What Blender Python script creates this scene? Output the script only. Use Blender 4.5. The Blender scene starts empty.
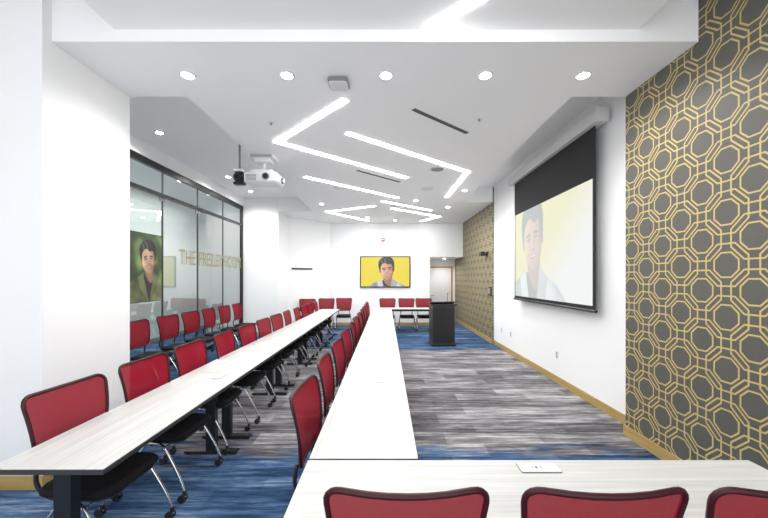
import bpy, math, random
import numpy as np
from mathutils import Vector, Matrix, Euler
random.seed(4)
S=bpy.context.scene
R=math.radians
# ------------------------------------------------------------------ materials
def mat(name,col,rough=.5,metal=0,emit=None,es=0,spec=.5):
    m=bpy.data.materials.new(name); m.use_nodes=True
    b=m.node_tree.nodes['Principled BSDF']
    b.inputs['Base Color'].default_value=(*col,1); b.inputs['Roughness'].default_value=rough
    b.inputs['Metallic'].default_value=metal; b.inputs['Specular IOR Level'].default_value=spec
    if emit: 
        b.inputs['Emission Color'].default_value=(*emit,1); b.inputs['Emission Strength'].default_value=es
    return m
class NT:
    def __init__(s,m): s.t=m.node_tree; s.n=s.t.nodes; s.l=s.t.links; s.b=s.n['Principled BSDF']
    def new(s,k,**kw):
        n=s.n.new(k)
        for a,v in kw.items(): setattr(n,a,v)
        return n
    def put(s,v,inp):
        if hasattr(v,'is_output'): s.l.new(v,inp)
        else: inp.default_value=v
    def M(s,op,a,b=0.0,c=None):
        n=s.new('ShaderNodeMath',operation=op); s.put(a,n.inputs[0]); s.put(b,n.inputs[1])
        if c is not None: s.put(c,n.inputs[2])
        return n.outputs[0]
    def mix(s,f,a,b):
        n=s.new('ShaderNodeMix',data_type='RGBA'); s.put(f,n.inputs[0])
        s.put(a if hasattr(a,'is_output') else (*a,1),n.inputs[6]); s.put(b if hasattr(b,'is_output') else (*b,1),n.inputs[7])
        return n.outputs[2]
    def coord(s):
        return s.new('ShaderNodeTexCoord').outputs['Object']
    def mapped(s,scale,loc=(0,0,0)):
        m=s.new('ShaderNodeMapping'); s.l.new(s.coord(),m.inputs[0]); m.inputs['Scale'].default_value=scale; m.inputs['Location'].default_value=loc
        return m.outputs[0]
    def noise(s,scale,vec_scale=(1,1,1),detail=3,rough=.6):
        n=s.new('ShaderNodeTexNoise'); s.l.new(s.mapped(vec_scale),n.inputs['Vector']); n.inputs['Scale'].default_value=scale
        n.inputs['Detail'].default_value=detail; n.inputs['Roughness'].default_value=rough
        return n.outputs['Fac']
    def ramp(s,f,stops):
        n=s.new('ShaderNodeValToRGB'); s.l.new(f,n.inputs[0]); e=n.color_ramp.elements
        while len(e)<len(stops): e.new(.5)
        for i,(p,c) in enumerate(stops): e[i].position=p; e[i].color=(*c,1)
        return n.outputs[0]
    def bump(s,h,st=.2,d=.01):
        n=s.new('ShaderNodeBump'); n.inputs['Strength'].default_value=st; n.inputs['Distance'].default_value=d
        s.l.new(h,n.inputs['Height']); s.l.new(n.outputs[0],s.b.inputs['Normal'])

def paint(name,c):
    m=mat(name,c,.6,spec=.3); t=NT(m); t.bump(t.noise(180),.05,.002)
    return m
WALL=paint('wall_paint_white',(.88,.885,.89))
CEIL=paint('ceiling_paint_white',(.92,.92,.925))
CORR=paint('corridor_paint',(.60,.64,.62))
# floor
FLOOR=mat('carpet_plank',(.3,.3,.3),.95,spec=.1); t=NT(FLOOR)
sep=t.new('ShaderNodeSeparateXYZ'); t.l.new(t.coord(),sep.inputs[0]); X,Y=sep.outputs[0],sep.outputs[1]
br=t.new('ShaderNodeTexBrick'); t.l.new(t.coord(),br.inputs['Vector'])
br.inputs['Color1'].default_value=(0,0,0,1); br.inputs['Color2'].default_value=(1,1,1,1); br.inputs['Mortar'].default_value=(.4,.4,.4,1)
br.inputs['Scale'].default_value=1; br.inputs['Mortar Size'].default_value=.0; br.inputs['Brick Width'].default_value=1.0; br.inputs['Row Height'].default_value=.25
br.offset=.37
n1=t.noise(1,(1.7,22,1),4,.7); n2=t.noise(1,(1.0,6.5,1),3,.65); n3=t.noise(1,(9,60,1),3,.7)
v=t.M('ADD',t.M('ADD',t.M('MULTIPLY',n1,1.2),t.M('MULTIPLY',n2,.8)),t.M('MULTIPLY',br.outputs['Color'],.23))
v=t.M('ADD',v,t.M('MULTIPLY',n3,.40)); v=t.M('SUBTRACT',v,.89)
grey=t.ramp(v,[(.15,(.055,.048,.057)),(.38,(.145,.138,.15)),(.55,(.28,.272,.28)),(.85,(.60,.59,.59))])
blue=t.ramp(v,[(.12,(.012,.024,.055)),(.38,(.032,.070,.150)),(.58,(.085,.15,.265)),(.9,(.36,.42,.48))])
jit=t.M('MULTIPLY',t.M('SUBTRACT',t.noise(1,(1.2,8,1),3),.5),1.5)
Yj=t.M('ADD',Y,jit)
def sm(x): return t.M('MINIMUM',t.M('MAXIMUM',t.M('MULTIPLY',x,5),0.0),1.0)
m1=sm(t.M('SUBTRACT',3.45,Yj)); m2=sm(t.M('SUBTRACT',Yj,8.0)); m3=sm(t.M('SUBTRACT',-2.1,t.M('ADD',X,jit)))
mk=t.M('MAXIMUM',t.M('MAXIMUM',m1,m2),m3)
t.l.new(t.mix(mk,grey,blue),t.b.inputs['Base Color']); t.bump(t.noise(260),.4,.004)
# wallpaper
WP=mat('wallpaper_trellis',(.2,.2,.2),.55); t=NT(WP)
sep=t.new('ShaderNodeSeparateXYZ'); t.l.new(t.coord(),sep.inputs[0]); p=.40
def cell(s,o): return t.M('SUBTRACT',t.M('FRACT',t.M('ADD',t.M('DIVIDE',s,p),o)),.5)
def octd(u,v):
    a=t.M('ABSOLUTE',u); b=t.M('ABSOLUTE',v)
    return t.M('MAXIMUM',t.M('MAXIMUM',a,b),t.M('MULTIPLY',t.M('ADD',a,b),.7071))
lines=None
for o in (0.0,.5):
    d=octd(cell(sep.outputs[1],o),cell(sep.outputs[2],o))
    for r in (.405,.235):
        q=t.M('LESS_THAN',t.M('ABSOLUTE',t.M('SUBTRACT',d,r)),.0155)
        lines=q if lines is None else t.M('MAXIMUM',lines,q)
gn=t.noise(90)
base=t.mix(gn,(.074,.071,.060),(.112,.108,.094)); gold=t.mix(gn,(.45,.345,.12),(.60,.47,.20))
t.l.new(t.mix(lines,base,gold),t.b.inputs['Base Color']); t.bump(lines,.3,.003)
def wood(name,c1,c2,vs,rough=.35,sc=1):
    m=mat(name,c1,rough); t=NT(m); n=t.noise(sc,vs,5,.65)
    t.l.new(t.ramp(n,[(.3,c1),(.7,c2)]),t.b.inputs['Base Color']); return m
GOLD=wood('baseboard_honey',(.36,.24,.075),(.48,.34,.13),(2,2,30),.4)
TOPY=wood('tabletop_ash_y',(.45,.45,.435),(.61,.61,.59),(45,1.2,45),.42)
TOPX=wood('tabletop_ash_x',(.45,.45,.435),(.61,.61,.59),(1.2,45,45),.42)
EDGE=mat('table_edge_dark',(.03,.03,.033),.4)
STEEL=mat('leg_charcoal',(.035,.037,.042),.35,.6)
# chair
MESHR=mat('chair_mesh_red',(.30,.01,.02),.8,spec=.08); t=NT(MESHR)
w=t.noise(420,(1,1,1),1)
t.l.new(t.mix(w,(.15,.003,.009),(.33,.009,.026)),t.b.inputs['Base Color']); t.b.inputs['Alpha'].default_value=.95; t.bump(w,.3,.001)
CHR=mat('chair_tube_silver',(.62,.63,.65),.22,.95)
BLK=mat('black_plastic',(.014,.014,.016),.45)
FRM=mat('chair_frame_maroon',(.040,.005,.009),.45,spec=.3)
FAB=mat('seat_fabric_black',(.012,.012,.014),.9,spec=.2); t=NT(FAB); t.bump(t.noise(300),.5,.003)
WPL=mat('white_plastic',(.72,.72,.72),.35)
GRY=mat('grey_plastic',(.22,.22,.23),.4)
GLS=mat('lens_glass',(.02,.02,.04),.05)
LED=mat('led_diffuser',(1,1,1),.5,emit=(1,1,1),es=30)
LAMP=mat('downlight_lens',(1,1,1),.5,emit=(1,.98,.95),es=40)
FRAMEB=mat('frame_black',(.010,.010,.011),.35)
MULL=mat('glass_joint_dark',(.05,.055,.055),.35)
VENT=mat('vent_dark',(.03,.03,.03),.6)
RED=mat('alarm_red',(.5,.02,.015),.4)
POD=wood('podium_laminate',(.014,.014,.016),(.028,.028,.032),(20,20,1.5),.4)
ORG=mat('door_jamb_wood',(.5,.22,.05),.45)
SCRB=mat('screen_black_border',(.008,.008,.01),.8)
TXT=mat('lettering_gold',(.36,.31,.13),.5)
# glass (single-sheet)
GLASS=bpy.data.materials.new('glass_clear'); GLASS.use_nodes=True; nt=GLASS.node_tree; nt.nodes.clear()
o=nt.nodes.new('ShaderNodeOutputMaterial'); mx=nt.nodes.new('ShaderNodeMixShader'); tr=nt.nodes.new('ShaderNodeBsdfTransparent'); gl=nt.nodes.new('ShaderNodeBsdfGlossy')
tr.inputs[0].default_value=(.86,.91,.89,1); gl.inputs['Roughness'].default_value=.01
lw=nt.nodes.new('ShaderNodeLayerWeight'); lw.inputs[0].default_value=.5
pw=nt.nodes.new('ShaderNodeMath'); pw.operation='POWER'; pw.inputs[1].default_value=1.7
ml=nt.nodes.new('ShaderNodeMath'); ml.operation='MULTIPLY_ADD'; ml.inputs[1].default_value=.72; ml.inputs[2].default_value=.10
nt.links.new(lw.outputs['Facing'],pw.inputs[0]); nt.links.new(pw.outputs[0],ml.inputs[0])
nt.links.new(ml.outputs[0],mx.inputs[0]); nt.links.new(tr.outputs[0],mx.inputs[1]); nt.links.new(gl.outputs[0],mx.inputs[2]); nt.links.new(mx.outputs[0],o.inputs[0])

# ------------------------------------------------------------------ mesh builder
class MB:
    def __init__(s,name): s.name=name; s.v=[]; s.f=[]; s.mi=[]; s.sm=[]; s.mats=[]; s.T=Matrix.Identity(4)
    def m(s,mt):
        if mt not in s.mats: s.mats.append(mt)
        return s.mats.index(mt)
    def add(s,vs,fs,mt,smooth=False):
        b=len(s.v); i=s.m(mt)
        s.v+= [tuple(s.T@Vector(q)) for q in vs]
        for f in fs: s.f.append([b+k for k in f]); s.mi.append(i); s.sm.append(smooth)
    def box(s,x0,x1,y0,y1,z0,z1,mt):
        vs=[(x,y,z) for z in (z0,z1) for x,y in ((x0,y0),(x1,y0),(x1,y1),(x0,y1))]
        s.add(vs,[(3,2,1,0),(4,5,6,7),(0,1,5,4),(1,2,6,5),(2,3,7,6),(3,0,4,7)],mt)
    def prism(s,pts,z0,z1,mt):
        n=len(pts); vs=[(x,y,z0) for x,y in pts]+[(x,y,z1) for x,y in pts]
        s.add(vs,[tuple(range(n))[::-1],tuple(range(n,2*n))]+[(i,(i+1)%n,n+(i+1)%n,n+i) for i in range(n)],mt)
    def rbox(s,cx,cy,z0,z1,w,d,r,ch,mt,side=None,seg=5):
        def ring(ins,z):
            out=[]; rr=max(r-ins,.0005)
            for k,(sx,sy) in enumerate(((1,1),(-1,1),(-1,-1),(1,-1))):
                for j in range(seg+1):
                    a=math.pi/2*(k+j/seg)
                    out.append((cx+sx*(w/2-r)+rr*math.cos(a),cy+sy*(d/2-r)+rr*math.sin(a),z))
            return out
        rs=[ring(ch,z0),ring(0,z0+ch),ring(0,z1-ch),ring(ch,z1)]; n=len(rs[0]); vs=sum(rs,[])
        sidef=[(a*n+i,a*n+(i+1)%n,(a+1)*n+(i+1)%n,(a+1)*n+i) for a in range(3) for i in range(n)]
        s.add(vs,[tuple(range(n))[::-1],tuple(range(3*n,4*n))],mt)
        s.add(vs,sidef,side or mt)
    def tube(s,path,r,mt,closed=False,n=8,flat=1.0):
        P=[Vector(q) for q in path]; N=len(P); vs=[]; fs=[]; up=None
        for i in range(N):
            if closed: tg=P[(i+1)%N]-P[i-1]
            else: tg=P[min(i+1,N-1)]-P[max(i-1,0)]
            tg.normalize()
            if up is None:
                up=Vector((0,0,1)) if abs(tg.z)<.9 else Vector((0,1,0))
            a=(up-tg*up.dot(tg)).normalized(); up=a; b=tg.cross(a)
            for k in range(n):
                an=2*math.pi*k/n; vs.append(P[i]+(a*math.cos(an)+b*math.sin(an)*flat)*r)
        for i in range(N if closed else N-1):
            j=(i+1)%N
            for k in range(n): fs.append((i*n+k,i*n+(k+1)%n,j*n+(k+1)%n,j*n+k))
        if not closed: fs+=[tuple(range(n)),tuple(range((N-1)*n,N*n))]
        s.add(vs,fs,mt,True)
    def cyl(s,a,b,r,mt,n=20,r2=None):
        a=Vector(a); b=Vector(b); t=(b-a).normalized(); u=t.orthogonal().normalized(); w=t.cross(u); r2=r if r2 is None else r2
        vs=[a+(u*math.cos(2*math.pi*k/n)+w*math.sin(2*math.pi*k/n))*r for k in range(n)]+[b+(u*math.cos(2*math.pi*k/n)+w*math.sin(2*math.pi*k/n))*r2 for k in range(n)]
        s.add(vs,[(k,(k+1)%n,n+(k+1)%n,n+k) for k in range(n)],mt,True)
        s.add(vs,[tuple(range(n))[::-1],tuple(range(n,2*n))],mt)
    def ball(s,c,r,mt,sx=1,sy=1,sz=1,n=16):
        vs=[];fs=[];h=n//2
        for i in range(h+1):
            a=math.pi*i/h
            for k in range(n):
                b=2*math.pi*k/n; vs.append((c[0]+r*sx*math.sin(a)*math.cos(b),c[1]+r*sy*math.sin(a)*math.sin(b),c[2]+r*sz*math.cos(a)))
        for i in range(h):
            for k in range(n): fs.append((i*n+k,i*n+(k+1)%n,(i+1)*n+(k+1)%n,(i+1)*n+k))
        s.add(vs,fs,mt,True)
    def data(s):
        me=bpy.data.meshes.new(s.name); me.from_pydata(s.v,[],s.f)
        for m in s.mats: me.materials.append(m)
        me.polygons.foreach_set('material_index',s.mi); me.polygons.foreach_set('use_smooth',s.sm); me.update()
        return me
    def obj(s,loc=(0,0,0),rz=0):
        o=bpy.data.objects.new(s.name,s.data()); o.location=loc; o.rotation_euler=(0,0,rz); S.collection.objects.link(o); return o
def inst(name,me,loc,rz):
    o=bpy.data.objects.new(name,me); o.location=loc; o.rotation_euler=(0,0,rz); S.collection.objects.link(o); return o
def simple(name,boxes,mt):
    b=MB(name)
    for q in boxes: b.box(*q,mt)
    return b.obj()
def smooth_path(pts,sub=5):
    P=[Vector(q) for q in pts]; out=[]
    for i in range(len(P)-1):
        p0=P[max(i-1,0)];p1=P[i];p2=P[i+1];p3=P[min(i+2,len(P)-1)]
        for k in range(sub):
            t=k/sub
            out.append(.5*((2*p1)+(p2-p0)*t+(2*p0-5*p1+4*p2-p3)*t*t+(3*p1-p0-3*p2+p3)*t**3))
    out.append(P[-1]); return out

# ------------------------------------------------------------------ room shell
XR=2.78; XW=2.59; XG=-4.2; ZC=3.66; ZR=4.05; YB=12.2
simple('floor',[(-6.2,3.0,-1.6,13.8,-.1,0)],FLOOR)
simple('ceiling',[(-4.3,3.0,-1.6,13.8,ZR,ZR+.1)],CEIL)
simple('ceiling_beam',[(-2.77,XR,2.83,3.69,ZC,ZR)],CEIL)
simple('ceiling_cloud_front',[(-2.25,2.1,-1.6,2.83,3.76,ZR)],CEIL)
simple('ceiling_cloud_main',[(-2.15,2.0,3.69,YB,ZC,ZR)],CEIL)
simple('ceiling_soffit_rear',[(-3.15,-2.15,10.0,YB,ZC,ZR),(2.0,XR-.03,8.8,YB,ZC,ZR)],CEIL)
simple('wall_column_left',[(-4.3,-2.77,2.75,3.69,0,ZR)],WALL)
simple('wall_left_front',[(-3.5,-3.4,-1.6,2.75,0,ZR)],WALL)
simple('wall_right',[(XR,XR+.2,3.69,8.8,0,ZR)],WALL)
simple('wall_right_front',[(XW,XR+.2,-1.6,3.69,0,ZR)],WP)
simple('wall_right_rear',[(XR-.03,XR+.2,8.8,13.8,0,ZR)],WP)
simple('wall_back',[(-2.1,1.57,YB,YB+.15,0,ZR),(1.57,XR-.03,YB,YB+.15,2.45,ZR)],WALL)
simple('wall_niche',[(1.45,1.57,YB+.15,13.7,0,2.6),(1.45,XR-.03,13.6,13.75,0,2.6)],WALL)
simple('ceiling_niche',[(1.57,XR-.03,YB+.15,13.6,2.45,2.55)],CEIL)
b=MB('wall_back_left'); b.prism([(-3.15,10.9),(-2.0,12.2),(-2.0,12.35),(-3.3,12.35),(-3.3,10.9)],0,ZR,WALL); b.obj()
simple('wall_pier_left',[(-4.3,-3.15,10.0,10.9,0,ZR)],WALL)
simple('wall_left_header',[(-4.3,-4.15,3.69,10.0,3.80,ZR)],WALL)
simple('wall_corridor',[(-6.2,-6.1,3.0,12,0,3.9),(-6.1,-4.3,3.0,3.1,0,3.9),(-6.1,-4.3,11.9,12,0,3.9)],CORR)
simple('baseboard_corridor',[(-6.1,-6.08,3.1,11.9,0,.12)],GRY)
simple('ceiling_corridor',[(-6.2,-4.3,3.0,12,3.9,4.0)],CEIL)
# baseboards
bh=.11
def bb(name,boxes): return simple(name,boxes,GOLD)
bb('baseboard_right',[(XR-.015,XR,3.705,8.79,0,bh)])
bb('baseboard_right_front',[(XW-.015,XW,-1.6,3.705,0,bh),(XW,XR-.015,3.69,3.705,0,bh)])
bb('baseboard_right_rear',[(XR-.05,XR-.03,8.79,13.6,0,bh)])
bb('baseboard_back',[(-1.98,1.57,YB-.015,YB,0,bh)])
bb('baseboard_column',[(-3.4,-2.755,2.735,2.75,0,bh),(-2.77,-2.755,2.75,3.69,0,bh)])
bb('baseboard_pier',[(-4.1,-3.135,9.985,10.0,0,bh),(-3.15,-3.135,10.0,10.9,0,bh)])
# glass partition
b=MB('window_partition')
fx0,fx1=-4.25,-4.18
b.box(fx0,fx1,3.69,10.0,3.69,3.80,FRAMEB); b.box(fx0,fx1,3.69,10.0,3.22,3.28,FRAMEB); b.box(fx0,fx1,3.69,10.0,0,.1,FRAMEB)
for y in (3.70,9.91): b.box(fx0,fx1,y,y+.08,.1,3.70,FRAMEB)
for y in (5.2,6.42,7.62,8.8): b.box(-4.225,-4.20,y,y+.022,.1,3.22,MULL); b.box(-4.225,-4.20,y,y+.022,3.28,3.7,MULL)
for y in (6.42,7.62):   # patch fittings
    for z in (.1,3.14): b.box(-4.225,-4.20,y-.06,y+.08,z,z+.08,GRY)
def pane(y0,y1,z0,z1): b.add([(-4.214,y0,z0),(-4.214,y1,z0),(-4.214,y1,z1),(-4.214,y0,z1)],[(0,1,2,3)],GLASS)
pane(3.78,9.91,.1,3.22); pane(3.78,9.91,3.28,3.69)
b.obj()
# lettering on glass
cu=bpy.data.curves.new('glass_lettering','FONT'); cu.body='THE PRESLEY ROOM'; cu.size=.45; cu.extrude=0; cu.materials.append(TXT)
tx=bpy.data.objects.new('glass_lettering',cu); S.collection.objects.link(tx); tx.rotation_euler=(R(90),0,R(90)); tx.location=(-4.196,6.95,1.98)
bpy.context.view_layer.update(); wdt=tx.dimensions.x; tx.scale=(2.9/wdt,1,1)
# ------------------------------------------------------------------ lights
def strip(pts,z,w=.078):
    b=MB('led_strip_light')
    P=[Vector(q) for q in pts]
    for i in range(len(P)-1):
        a,c=P[i],P[i+1]; d=(c-a).normalized(); n=Vector((-d.y,d.x))*w/2; e=d*w/2
        q=[a-n-(e if i else e*0),a+n-(e if i else e*0),c+n+(e if i<len(P)-2 else e*0),c-n+(e if i<len(P)-2 else e*0)]
        b.prism([(k.x,k.y) for k in q][::-1],z-.007-.0008*i,z-.001,LED)
    return b.obj()
strip([(-.446,3.75),(-1.57,4.91),(.41,6.68)],ZC)
strip([(-.527,4.61),(1.50,6.30),(1.47,8.25)],ZC)
strip([(-1.57,6.61),(.3,8.35)],ZC)
strip([(-.3,9.28),(-1.75,10.1),(-.6,11.7)],ZC)
strip([(.15,9.6),(1.7,10.9),(1.2,11.8)],ZC)
strip([(-.1,8.7),(1.3,9.9)],ZC)
strip([(.375,2.80),(1.25,2.0),(-.9,.6)],3.76)
def downlight(x,y,z,power=22,light=True):
    b=MB('recessed_downlight'); b.cyl((0,0,-.012),(0,0,0),.065,WPL,24,.073); b.cyl((0,0,-.016),(0,0,-.0125),.05,LAMP,24)
    b.obj((x,y,z))
    if light:
        l=bpy.data.lights.new('downlight_lamp','SPOT'); l.energy=power*.82; l.spot_size=R(160); l.spot_blend=.9; l.shadow_soft_size=.06; l.color=(1,.985,.96)
        o=bpy.data.objects.new('downlight_lamp',l); o.location=(x,y,z-.07); S.collection.objects.link(o)
for x in (-1.91,-.955,0,.955,1.9): downlight(x,3.29,ZC,85)
for y in (5.5,7.9,9.2): downlight(-3.65,y,ZR,130)
for x,y in ((-1.7,9.0),(-.6,11.0),(.75,8.6),(1.7,9.4),(0.3,11.5),(1.75,7.6)): downlight(x,y,ZC,125)
downlight(2.2,12.9,2.45,60)
def area(name,loc,rot,sx,sy,e):
    l=bpy.data.lights.new(name,'AREA'); l.shape='RECTANGLE'; l.size=sx; l.size_y=sy; l.energy=e
    o=bpy.data.objects.new(name,l); o.location=loc; o.rotation_euler=rot; S.collection.objects.link(o)
area('corridor_lamp',(-5.2,7.0,3.85),(0,0,0),.6,6,120)
# ceiling devices
def slot(x0,y0,x1,y1,w=.07):
    b=MB('ceiling_air_vent'); a=Vector((x0,y0)); c=Vector((x1,y1)); L=(c-a).length; an=math.atan2(y1-y0,x1-x0)
    b.box(-L/2,L/2,-w/2,w/2,-.006,0,WPL)
    for k in range(2): b.box(-L/2+.01,L/2-.01,-w/2+.008+k*.03,-w/2+.030+k*.03,-.009,-.006,VENT)
    b.obj(((x0+x1)/2,(y0+y1)/2,ZC),an)
slot(.31,3.95,1.10,4.61); slot(-.53,6.19,.285,6.96)
for x,y in ((.92,6.13),(-1.0,7.4),(.9,7.5)):
    b=MB('ceiling_speaker'); b.cyl((0,0,-.01),(0,0,0),.13,WPL,28,.14); b.cyl((0,0,-.013),(0,0,-.0105),.11,GRY if x>0 and y<7 else WPL,28); b.obj((x,y,ZC))
for x,y in ((1.15,4.2),(-1.45,4.3)):
    b=MB('fire_sprinkler'); b.cyl((0,0,-.008),(0,0,0),.035,WPL); b.cyl((0,0,-.03),(0,0,-.008),.012,GRY); b.obj((x,y,ZC))
b=MB('wireless_access_point'); b.rbox(0,0,-.045,0,.2,.2,.03,.012,GRY); b.rbox(0,0,-.055,-.045,.18,.18,.03,.004,WPL); b.obj((-.47,3.4,ZC))
# projector
b=MB('ceiling_projector')
b.rbox(0,0,-.05,0,.40,.30,.02,.006,WPL); b.rbox(0,0,-.10,-.05,.26,.22,.02,.006,WPL)
for k in range(4): b.box(-.17,.17,-.154,-.150,-.042+k*.01,-.037+k*.01,GRY)
b.cyl((0,0,-.24),(0,0,-.10),.025,WPL)
for sx in (-1,1): b.tube([(0,0,-.2),(sx*.13,0,-.22),(sx*.13,0,-.27)],.01,GRY)
b.rbox(0,0,-.28,-.235,.36,.28,.03,.01,WPL)
b.rbox(0,0,-.45,-.28,.54,.36,.05,.025,WPL)
for k in range(5): b.box(-.23,-.06,-.184,-.177,-.42+k*.022,-.41+k*.022,GRY)
b.cyl((.09,-.17,-.36),(.09,-.205,-.36),.055,GRY); b.cyl((.09,-.206,-.36),(.09,-.21,-.36),.042,GLS)
b.cyl((.26,.05,-.365),(.30,.05,-.365),.05,GRY); b.cyl((.301,.05,-.365),(.305,.05,-.365),.04,GLS)
b.obj((-1.98,5.55,ZC))
b=MB('security_camera'); b.cyl((0,0,.12),(0,0,.70),.015,GRY); b.rbox(0,0,.08,.12,.16,.16,.02,.005,WPL); b.ball((0,0,.0),.10,BLK); b.cyl((0,-.06,.0),(0,-.12,-.01),.05,BLK); b.cyl((0,-.121,-.01),(0,-.124,-.01),.04,GLS)
b.box(-.085,.085,-.05,.05,-.12,-.08,BLK)
b.obj((-2.40,5.6,ZR-.70))
# ------------------------------------------------------------------ portrait art: a finely gridded flat picture, colours computed per vertex
def sdf_poly(px,py,pts):
    d=np.full(px.shape,1e9); ins=np.zeros(px.shape,bool); n=len(pts)
    for i in range(n):
        ax,ay=pts[i]; bx,by=pts[(i+1)%n]; ex,ey=bx-ax,by-ay; wx,wy=px-ax,py-ay
        tt=np.clip((wx*ex+wy*ey)/(ex*ex+ey*ey+1e-12),0,1)
        d=np.minimum(d,(wx-ex*tt)**2+(wy-ey*tt)**2)
        c=((ay<=py)&(by>py))|((by<=py)&(ay>py))
        with np.errstate(divide='ignore',invalid='ignore'):
            xi=ax+(py-ay)/(by-ay if by!=ay else 1e-12)*(bx-ax)
        ins^=(c&(px<xi))
    return np.sqrt(d)*np.where(ins,-1,1)
def cr(pts,sub=5):
    P=[Vector((*q,0)) for q in pts]; n=len(P); out=[]
    for i in range(n):
        p0,p1,p2,p3=P[i-1],P[i],P[(i+1)%n],P[(i+2)%n]
        for k in range(sub):
            t=k/sub; q=.5*((2*p1)+(p2-p0)*t+(2*p0-5*p1+4*p2-p3)*t*t+(3*p1-p0-3*p2+p3)*t**3); out.append((q.x,q.y))
    return out
def paint_portrait(U,V,cx,cy,s,bg,suit=(.62,.66,.74),tilt=.12):
    C=np.zeros(U.shape+(3,)); C[...]=bg
    X0=(U-cx)/s; Y0=(V-cy)/s
    def lay(mask,col):
        nonlocal C
        col=np.asarray(col,float); 
        if col.ndim==1: col=np.broadcast_to(col,C.shape)
        C=C*(1-mask[...,None])+col*mask[...,None]
    def soft(d,e=.018): return np.clip(.5-d/e,0,1)
    body=sdf_poly(X0,Y0,cr([(-1.45,-2.6),(-1.38,-1.5),(-1.05,-.95),(-.5,-.68),(0,-.6),(.45,-.66),(1.0,-.9),(1.35,-1.35),(1.5,-2.6)]))
    sh=.72+.28*np.sin(X0*3.1+1.2+Y0*.8)+.10*np.sin(X0*11+Y0*7)*np.sin(Y0*9-X0*3)
    lay(soft(body),np.asarray(suit)[None,None,:]*sh[...,None])
    lay(soft(sdf_poly(X0,Y0,[(-.34,-.62),(.05,-1.75),(.36,-.62)])),(.03,.03,.04))
    a=math.cos(tilt); b_=math.sin(tilt); X=X0*a+Y0*b_; Y=-X0*b_+Y0*a
    nk=sdf_poly(X,Y,cr([(-.25,-.1),(-.27,-.55),(-.16,-.82),(.04,-.98),(.24,-.78),(.27,-.5),(.25,-.1)]))
    lay(soft(nk),np.array([.40,.19,.11])*(1-.45*np.clip(X*2+.2,0,1))[...,None])
    for sg in (-1,1):
        l=sdf_poly(X0,Y0,[(sg*.30,-.52),(sg*.62,-.74),(sg*.52,-1.15),(.03,-1.85),(sg*.26,-.8)])
        lay(soft(l),np.asarray(suit)[None,None,:]*(.95 if sg<0 else .62)*np.ones(U.shape)[...,None])
        lay(soft(np.abs(l)-.008,.015)*.5,np.asarray(suit)*.3)
    for sg in (-1,1): lay(soft(np.hypot((X-sg*.405)/.06,(Y+.02)/.13)-1,.25),(.42,.19,.11))
    face=sdf_poly(X,Y,cr([(-.385,.25),(-.395,-.08),(-.33,-.33),(-.18,-.52),(0,-.59),(.17,-.53),(.32,-.33),(.39,-.08),(.385,.25),(.2,.5),(-.2,.5)]))
    lam=np.clip(.80-.55*np.clip(X/.4,-1,1)**3*.8-.30*X+.12*Y-.25*np.clip((X*X+Y*Y*.5)/.16-.5,0,1),.2,1.15)
    skin=np.stack([.80*lam,.44*lam**1.15,.27*lam**1.25],-1)
    lay(soft(face),skin)
    def blob(x,y,rx,ry,col,al=1,rot=0):
        c,s_=math.cos(rot),math.sin(rot); dx=X-x; dy=Y-y
        r=np.hypot((dx*c+dy*s_)/rx,(-dx*s_+dy*c)/ry); lay(np.clip((1-r)*3,0,1)*al,col)
    def gl(x,y,rx,ry,col,al,rot=0):
        c,s_=math.cos(rot),math.sin(rot); dx=X-x; dy=Y-y
        r2=((dx*c+dy*s_)/rx)**2+((-dx*s_+dy*c)/ry)**2; lay(np.exp(-r2*1.5)*al,col)
    for sg in (-1,1):
        gl(sg*.17,.05,.12,.06,(.22,.09,.05),.6)
        blob(sg*.17,.02,.080,.028,(.62,.58,.54)); blob(sg*.165,.022,.036,.034,(.03,.04,.05))
        blob(sg*.17,.045,.10,.022,(.02,.012,.01),1,-sg*.1)
        blob(sg*.175,.135,.14,.034,(.02,.012,.01),1,-sg*.16)
        gl(sg*.22,-.17,.11,.09,(.95,.55,.38),.35)
    gl(.045,-.06,.03,.14,(.35,.15,.09),.6); gl(-.01,-.05,.025,.13,(1,.72,.52),.5)
    gl(0,-.185,.075,.03,(.30,.12,.08),.75); blob(-.035,-.185,.018,.012,(.08,.03,.02)); blob(.035,-.185,.018,.012,(.08,.03,.02))
    blob(.01,-.315,.165,.055,(.42,.09,.08),1,.06); blob(.01,-.307,.12,.022,(.80,.76,.72),1,.06); gl(0,-.42,.09,.03,(.35,.16,.1),.5)
    for sg in (-1,1): gl(sg*.20,-.25,.018,.08,(.32,.13,.08),.6,sg*.4)
    hair=sdf_poly(X,Y,cr([(-.41,-.12),(-.47,.18),(-.47,.45),(-.36,.68),(-.12,.82),(.16,.84),(.40,.70),(.50,.44),(.48,.15),(.42,-.12),(.385,.06),(.37,.24),(.28,.36),(.12,.33),(-.05,.45),(-.2,.42),(-.33,.28),(-.375,.05)]))
    st=.5+.5*np.sin(X*26+np.sin(Y*7)*3+Y*18); hl=np.exp(-((X+.12)**2+(Y-.62)**2)*14)
    hc=np.stack([.012+.10*st*hl,.012+.10*st*hl,.014+.13*st*hl],-1)
    lay(soft(hair,.03),hc)
    return C
def vc_material(name,es,base=.0,rough=.35):
    m=mat(name,(.02,.02,.02),rough); t=NT(m); at=t.new('ShaderNodeAttribute',attribute_name='Col')
    if es>0: t.l.new(at.outputs['Color'],t.b.inputs['Emission Color']); t.b.inputs['Emission Strength'].default_value=es
    if base>0 or es==0: t.l.new(at.outputs['Color'],t.b.inputs['Base Color'])
    return m
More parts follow.
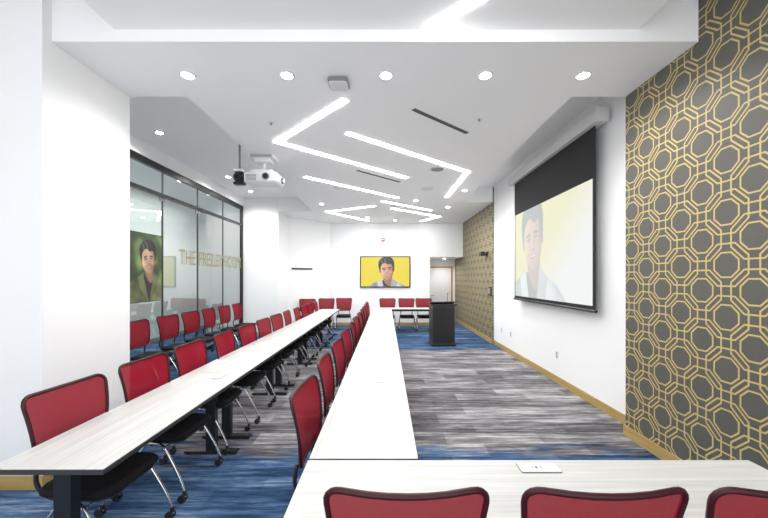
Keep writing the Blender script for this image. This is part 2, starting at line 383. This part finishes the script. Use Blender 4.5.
def picture(parent,name,w,h,T,fn,mt,res=.007):
    nx,ny=int(w/res)+1,int(h/res)+1
    u=np.linspace(-w/2,w/2,nx); v=np.linspace(-h/2,h/2,ny); U,V=np.meshgrid(u,v)
    C=np.clip(fn(U,V),0,1)
    me=bpy.data.meshes.new(name)
    vs=[tuple(T@Vector((a,b_,0))) for a,b_ in zip(U.ravel(),V.ravel())]
    fs=[(r*nx+c,r*nx+c+1,(r+1)*nx+c+1,(r+1)*nx+c) for r in range(ny-1) for c in range(nx-1)]
    me.from_pydata(vs,[],fs); me.materials.append(mt)
    at=me.color_attributes.new('Col','FLOAT_COLOR','POINT'); buf=np.ones((nx*ny,4),np.float32); buf[:,:3]=C.reshape(-1,3); at.data.foreach_set('color',buf.ravel())
    me.update(); o=bpy.data.objects.new(name,me); S.collection.objects.link(o); o.parent=parent; return o
# TV
b=MB('wall_television'); Ttv=Matrix.Translation((-.03,YB,1.92))@Euler((R(90),0,0)).to_matrix().to_4x4(); b.T=Ttv
b.rbox(0,0,.0,.05,1.80,1.12,.02,.006,FRAMEB)
b.box(-.06,.06,-.55,-.535,.05,.052,GRY)
tvo=b.obj()
def tvf(U,V):
    bg=np.zeros(U.shape+(3,)); bg[...]=(.82,.66,.03)
    return paint_portrait(U,V,.06,.06,.58,bg)
picture(tvo,'screen_picture',1.72,1.04,Ttv@Matrix.Translation((0,0,.053)),tvf,vc_material('tv_picture',1.0),.009)
# pull-down screen
b=MB('projection_screen'); yc=5.70; W=2.72
Tp=Matrix.Translation((2.66,yc,0))@Euler((R(90),0,R(-90))).to_matrix().to_4x4(); b.T=Tp
b.box(-W/2-.13,W/2+.13,3.64,3.80,-.08,.07,WPL)
b.box(-W/2-.15,-W/2-.13,3.63,3.81,-.085,.075,WPL); b.box(W/2+.13,W/2+.15,3.63,3.81,-.085,.075,WPL)
b.box(-W/2,W/2,1.29,3.64,-.004,0,SCRB)
b.cyl((-W/2-.02,1.275,0),(W/2+.02,1.275,0),.02,FRAMEB)
pso=b.obj()
def prf(U,V):
    bg=np.zeros(U.shape+(3,)); g=np.clip((U+.1)/1.2+( -V)*.9,0,1)[...,None]
    bg[...]=(.80,.74,.20); bg=bg*(1-g)+np.array([.84,.86,.84])*g
    C=paint_portrait(U,V,-.50,.22,.92,bg,(.80,.84,.88))
    wash=.58
    return C*(1-wash)+wash*np.array([.88,.91,.90])
picture(pso,'projected_picture',W-.10,1.64,Tp@Matrix.Translation((0,2.16,.003)),prf,vc_material('projection_picture',.97,0,.8),.012)
# poster on glass
b=MB('wall_poster'); Tq=Matrix.Translation((-4.175,5.9,1.88))@Euler((R(90),0,R(90))).to_matrix().to_4x4(); b.T=Tq
b.box(-.46,.46,-.6,.6,-.02,0,FRAMEB); pbo=b.obj()
def pof(U,V):
    n=np.zeros(U.shape); rs=np.random.RandomState(3)
    for k in range(26):
        a,b_,c,d=rs.uniform(-14,14,4); n+=np.sin(U*a+V*b_+c*3)*np.cos(V*d+U*c)
    n=n/5
    bg=np.stack([.05+.20*np.clip(n,0,1),.10+.22*np.clip(n+.2,0,1),.03+.05*np.clip(n,0,1)],-1)
    C=paint_portrait(U,V,.10,.14,.42,bg,(.26,.30,.12))
    lum=C.mean(-1,keepdims=True); C=(.7*C+.3*lum*np.array([1.0,1.0,.7]))*(.95+.35*np.clip(n,-1,1))[...,None]
    m=np.clip((n-1.0)*4,0,1)[...,None]*.8; return C*(1-m)+m*np.array([.36,.30,.12])
picture(pbo,'poster_print',.90,1.18,Tq@Matrix.Translation((0,0,.002)),pof,vc_material('poster_print',0,1,.4),.01)
# ------------------------------------------------------------------ tables
def table(L,axis,loc,lead=.12):
    b=MB('conference_table'); Wd=.58
    if axis=='x': w,d,top=L,Wd,TOPX
    else: w,d,top=Wd,L,TOPY
    b.rbox(0,0,.722,.7485,w-.002,d-.003,.008,.002,EDGE); b.rbox(0,0,.7486,.752,w-.008,d-.006,.006,.0008,top)
    for s in (-1,1):
        o=s*(L/2-lead)
        def bx(a0,a1,l0,l1,z0,z1,m):
            if axis=='y': b.box(a0,a1,o+l0,o+l1,z0,z1,m)
            else: b.box(o+l0,o+l1,a0,a1,z0,z1,m)
        bx(-.045,.045,-.03,.03,.03,.70,STEEL); bx(-.25,.25,-.035,.035,.012,.035,STEEL); bx(-.24,.24,-.03,.03,.70,.722,STEEL)
        for q in (-.22,.22): bx(q-.02,q+.02,-.02,.02,0,.012,BLK)
    if axis=='y': b.box(-.02,.02,-L/2+lead,L/2-lead,.66,.70,STEEL)
    else: b.box(-L/2+lead,L/2-lead,-.02,.02,.66,.70,STEEL)
    return b.obj(loc)
nL=5; L=(10.4-1.69)/nL
for i in range(nL): table(L,'y',(-1.69,1.69+L*(i+.5),0),.12 if i==0 else .2)
nL=5; Lc=(10.38-1.79)/nL
for i in range(nL): table(Lc,'y',(-.118,1.79+Lc*(i+.5),0),.3)
table(2.30,'x',(.74,1.49,0),.15)
table(2.0,'x',(.59,10.68,0),.2)
def grommet(x,y,rz=0):
    b=MB('table_power_outlet'); b.rbox(0,0,0,.004,.20,.085,.008,.0015,GRY); b.rbox(0,0,.004,.0055,.194,.079,.006,.0006,WPL)
    for k,ww in ((-.03,.004),(-.012,.014),(.012,.007)): b.box(k-ww/2,k+ww/2,-.012,.010,.0056,.0062,GRY)
    b.obj((x,y,.7525),rz)
grommet(.76,1.70); grommet(-.06,3.2,R(90)); grommet(-.06,5.3,R(90)); grommet(-1.6,3.3,R(90)); grommet(-1.6,5.0,R(90))
# ------------------------------------------------------------------ chair
def make_chair():
    b=MB('mesh_back_chair')
    b.rbox(0,.0,.435,.485,.47,.46,.09,.018,FAB,seg=6); b.rbox(0,0,.415,.436,.42,.42,.08,.005,BLK)
    z0,z1=.60,1.022; cr_=.06
    def hw(z):
        v=(z-z0)/(z1-z0); w=.215+.055*v**.8
        if z>z1-cr_: q=(z-(z1-cr_))/cr_; w-=cr_*(1-math.sqrt(max(0,1-q*q)))
        if z<z0+cr_: q=((z0+cr_)-z)/cr_; w-=cr_*(1-math.sqrt(max(0,1-q*q)))
        return w
    def Sf(u,z,off=0):
        v=(z-z0)/(z1-z0)
        return Vector((u,-.225-.055*v+.02*math.sin(v*math.pi)+ .03*(u/.25)**2+off, z-.012*(1-(u/.27)**2)*max(0,v-.5)*2))
    zs=[z0+cr_*(1-math.cos(math.pi/2*k/5)) for k in range(6)]
    zs+= [z0+cr_+(z1-z0-2*cr_)*k/6 for k in range(1,6)]
    zs+= [z1-cr_+cr_*math.sin(math.pi/2*k/5) for k in range(6)]
    nc=12; vs=[]; fs=[]
    for z in zs:
        w=hw(z)
        for k in range(nc+1): vs.append(Sf(-w+2*w*k/nc,z))
    for r in range(len(zs)-1):
        for k in range(nc): a=r*(nc+1)+k; fs.append((a,a+1,a+nc+2,a+nc+1))
    b.add(vs,fs,MESHR,True)
    right=[Sf(hw(z),z) for z in zs]; left=[Sf(-hw(z),z) for z in zs][::-1]
    topm=[Sf(hw(z1)*q,z1) for q in (.6,.3,0,-.3,-.6)]; bot=[Sf(hw(z0)*q,z0) for q in (-.6,-.3,0,.3,.6)]
    b.tube(right+topm+left+bot,.0105,FRM,True,8)
    for sx in (-1,1):
        b.tube(smooth_path([(sx*.15,-.05,.42),(sx*.17,-.2,.43),(sx*.185,-.245,.5),(sx*.19,-.232,.62)]),.012,BLK,n=8)
        b.tube(smooth_path([(sx*.255,-.25,.075),(sx*.25,-.19,.2),(sx*.235,-.06,.40),(sx*.235,.02,.425),(sx*.24,.10,.395),(sx*.25,.22,.2),(sx*.255,.27,.075)],6),.0115,CHR,n=8)
        b.cyl((sx*.19,.0,.42),(sx*.24,.0,.424),.016,BLK,10)
        for y in (-.25,.27):
            b.cyl((sx*.255,y,.05),(sx*.255,y,.085),.014,BLK,10)
            for q in (-.014,.014): b.cyl((sx*.255+q-.007,y-.015,.029),(sx*.255+q+.007,y-.015,.029),.029,BLK,14)
            b.ball((sx*.255,y-.01,.042),.024,GRY,.7,1,.8,10)
    b.cyl((-.235,-.06,.40),(.235,-.06,.40),.009,CHR,8); b.cyl((-.24,.10,.395),(.24,.10,.395),.009,CHR,8)
    return b.data()
CH=make_chair()
def chair(x,y,rz): return inst('mesh_back_chair',CH,(x,y,0),rz)
for i in range(12): chair(-1.78+random.uniform(-.02,.012),2.17+.69*i,R(-90+random.uniform(-4,4)))
for i in range(11):
    chair(-.27+random.uniform(-.02,0),2.15+.74*i,R(-90+random.uniform(-4,3)))
for i in range(6): chair(-3.72,5.45+.72*i,R(-90+random.uniform(-5,5)))
for x in (.067,.718,1.335): chair(x,1.355,R(0))
for x in (0.05,.68,1.25): chair(x,11.15,R(180))
for x,y,a in ((-2.55,10.85,180),(-1.98,11.1,178),(-1.4,11.3,184)): chair(x,y,R(a))
# ------------------------------------------------------------------ podium
b=MB('lectern_podium')
b.rbox(0,0,0,.06,.60,.50,.02,.005,BLK); b.rbox(0,0,.06,1.02,.56,.46,.01,.003,POD)
b.box(-.25,.25,-.236,-.23,.12,.96,FRAMEB); 
b.prism([(-.32,-.27),(.32,-.27),(.32,.27),(-.32,.27)],1.02,1.05,POD)
b.T=Matrix.Translation((0,.02,1.085))@Euler((R(-8),0,0)).to_matrix().to_4x4()
b.rbox(0,0,-.03,0,.60,.46,.02,.004,POD); b.rbox(-.05,0,.001,.008,.42,.3,.01,.002,WPL)
b.T=Matrix.Identity(4); b.tube(smooth_path([(.2,.2,1.05),(.2,.2,1.2),(.18,.1,1.3)]),.006,BLK); b.ball((.18,.09,1.3),.015,BLK)
b.obj((1.42,8.7,0),R(4))
# ------------------------------------------------------------------ small wall things
b=MB('coat_hook_rail'); an=math.atan2(1.3,1.15)
b.box(-.4,.4,-.02,0,-.02,.03,BLK)
for k in range(6): b.tube([(-.35+.14*k,-.02,0),(-.35+.14*k,-.06,-.02),(-.35+.14*k,-.07,.02)],.007,BLK)
b.obj((-2.78,11.318,2.0),an)
b=MB('fire_alarm'); b.rbox(0,0,0,.14,.12,.05,.01,.004,RED); b.cyl((0,-.026,.07),(0,-.04,.07),.025,WPL); b.obj((-.1,YB-.026,3.0))
b=MB('wall_camera'); b.box(-.03,0,-.06,.06,-.06,.06,BLK); b.tube([(-.02,0,0),(-.1,0,.0)],.015,BLK); b.rbox(-.14,0,-.05,.06,.12,.26,.02,.008,BLK); b.obj((XR-.03,9.3,2.35))
b=MB('wall_control_panel'); b.box(-.03,0,-.12,.12,-.12,.12,BLK); b.box(-.033,-.03,-.09,.09,-.06,.08,GRY); b.obj((XR-.03,9.0,1.35))
for y,z in ((5.55,.45),(7.6,.45),(8.2,.45)):
    b=MB('wall_outlet'); b.box(-.006,0,-.036,.036,-.06,.06,WPL); b.box(-.008,-.006,-.018,.018,.01,.04,GRY); b.box(-.008,-.006,-.018,.018,-.04,-.01,GRY); b.obj((XR,y,z))
b=MB('door_1'); b.T=Matrix.Translation((2.15,13.598,0))
b.box(-.5,-.44,-.03,0,0,2.16,ORG); b.box(.44,.5,-.03,0,0,2.16,ORG); b.box(-.44,.44,-.03,0,2.1,2.16,ORG)
b.box(-.44,.44,-.02,0,.01,2.1,WPL); b.cyl((-.36,-.02,1.0),(-.36,-.07,1.0),.012,CHR); b.box(-.37,-.25,-.075,-.06,.99,1.01,CHR); b.obj()
# ------------------------------------------------------------------ world, camera
w=bpy.data.worlds.new('world'); S.world=w; w.use_nodes=True
w.node_tree.nodes['Background'].inputs[0].default_value=(.97,.985,1,1); w.node_tree.nodes['Background'].inputs[1].default_value=2.65
c=bpy.data.cameras.new('camera'); co=bpy.data.objects.new('camera',c); S.collection.objects.link(co)
co.location=(0,0,1.7); co.rotation_euler=(R(90),0,0); c.sensor_width=36; c.lens=16; c.shift_x=-2/768; c.shift_y=19/768; c.clip_start=.05
S.camera=co
S.view_settings.view_transform='Standard'; S.view_settings.look='None'; S.view_settings.exposure=0.0
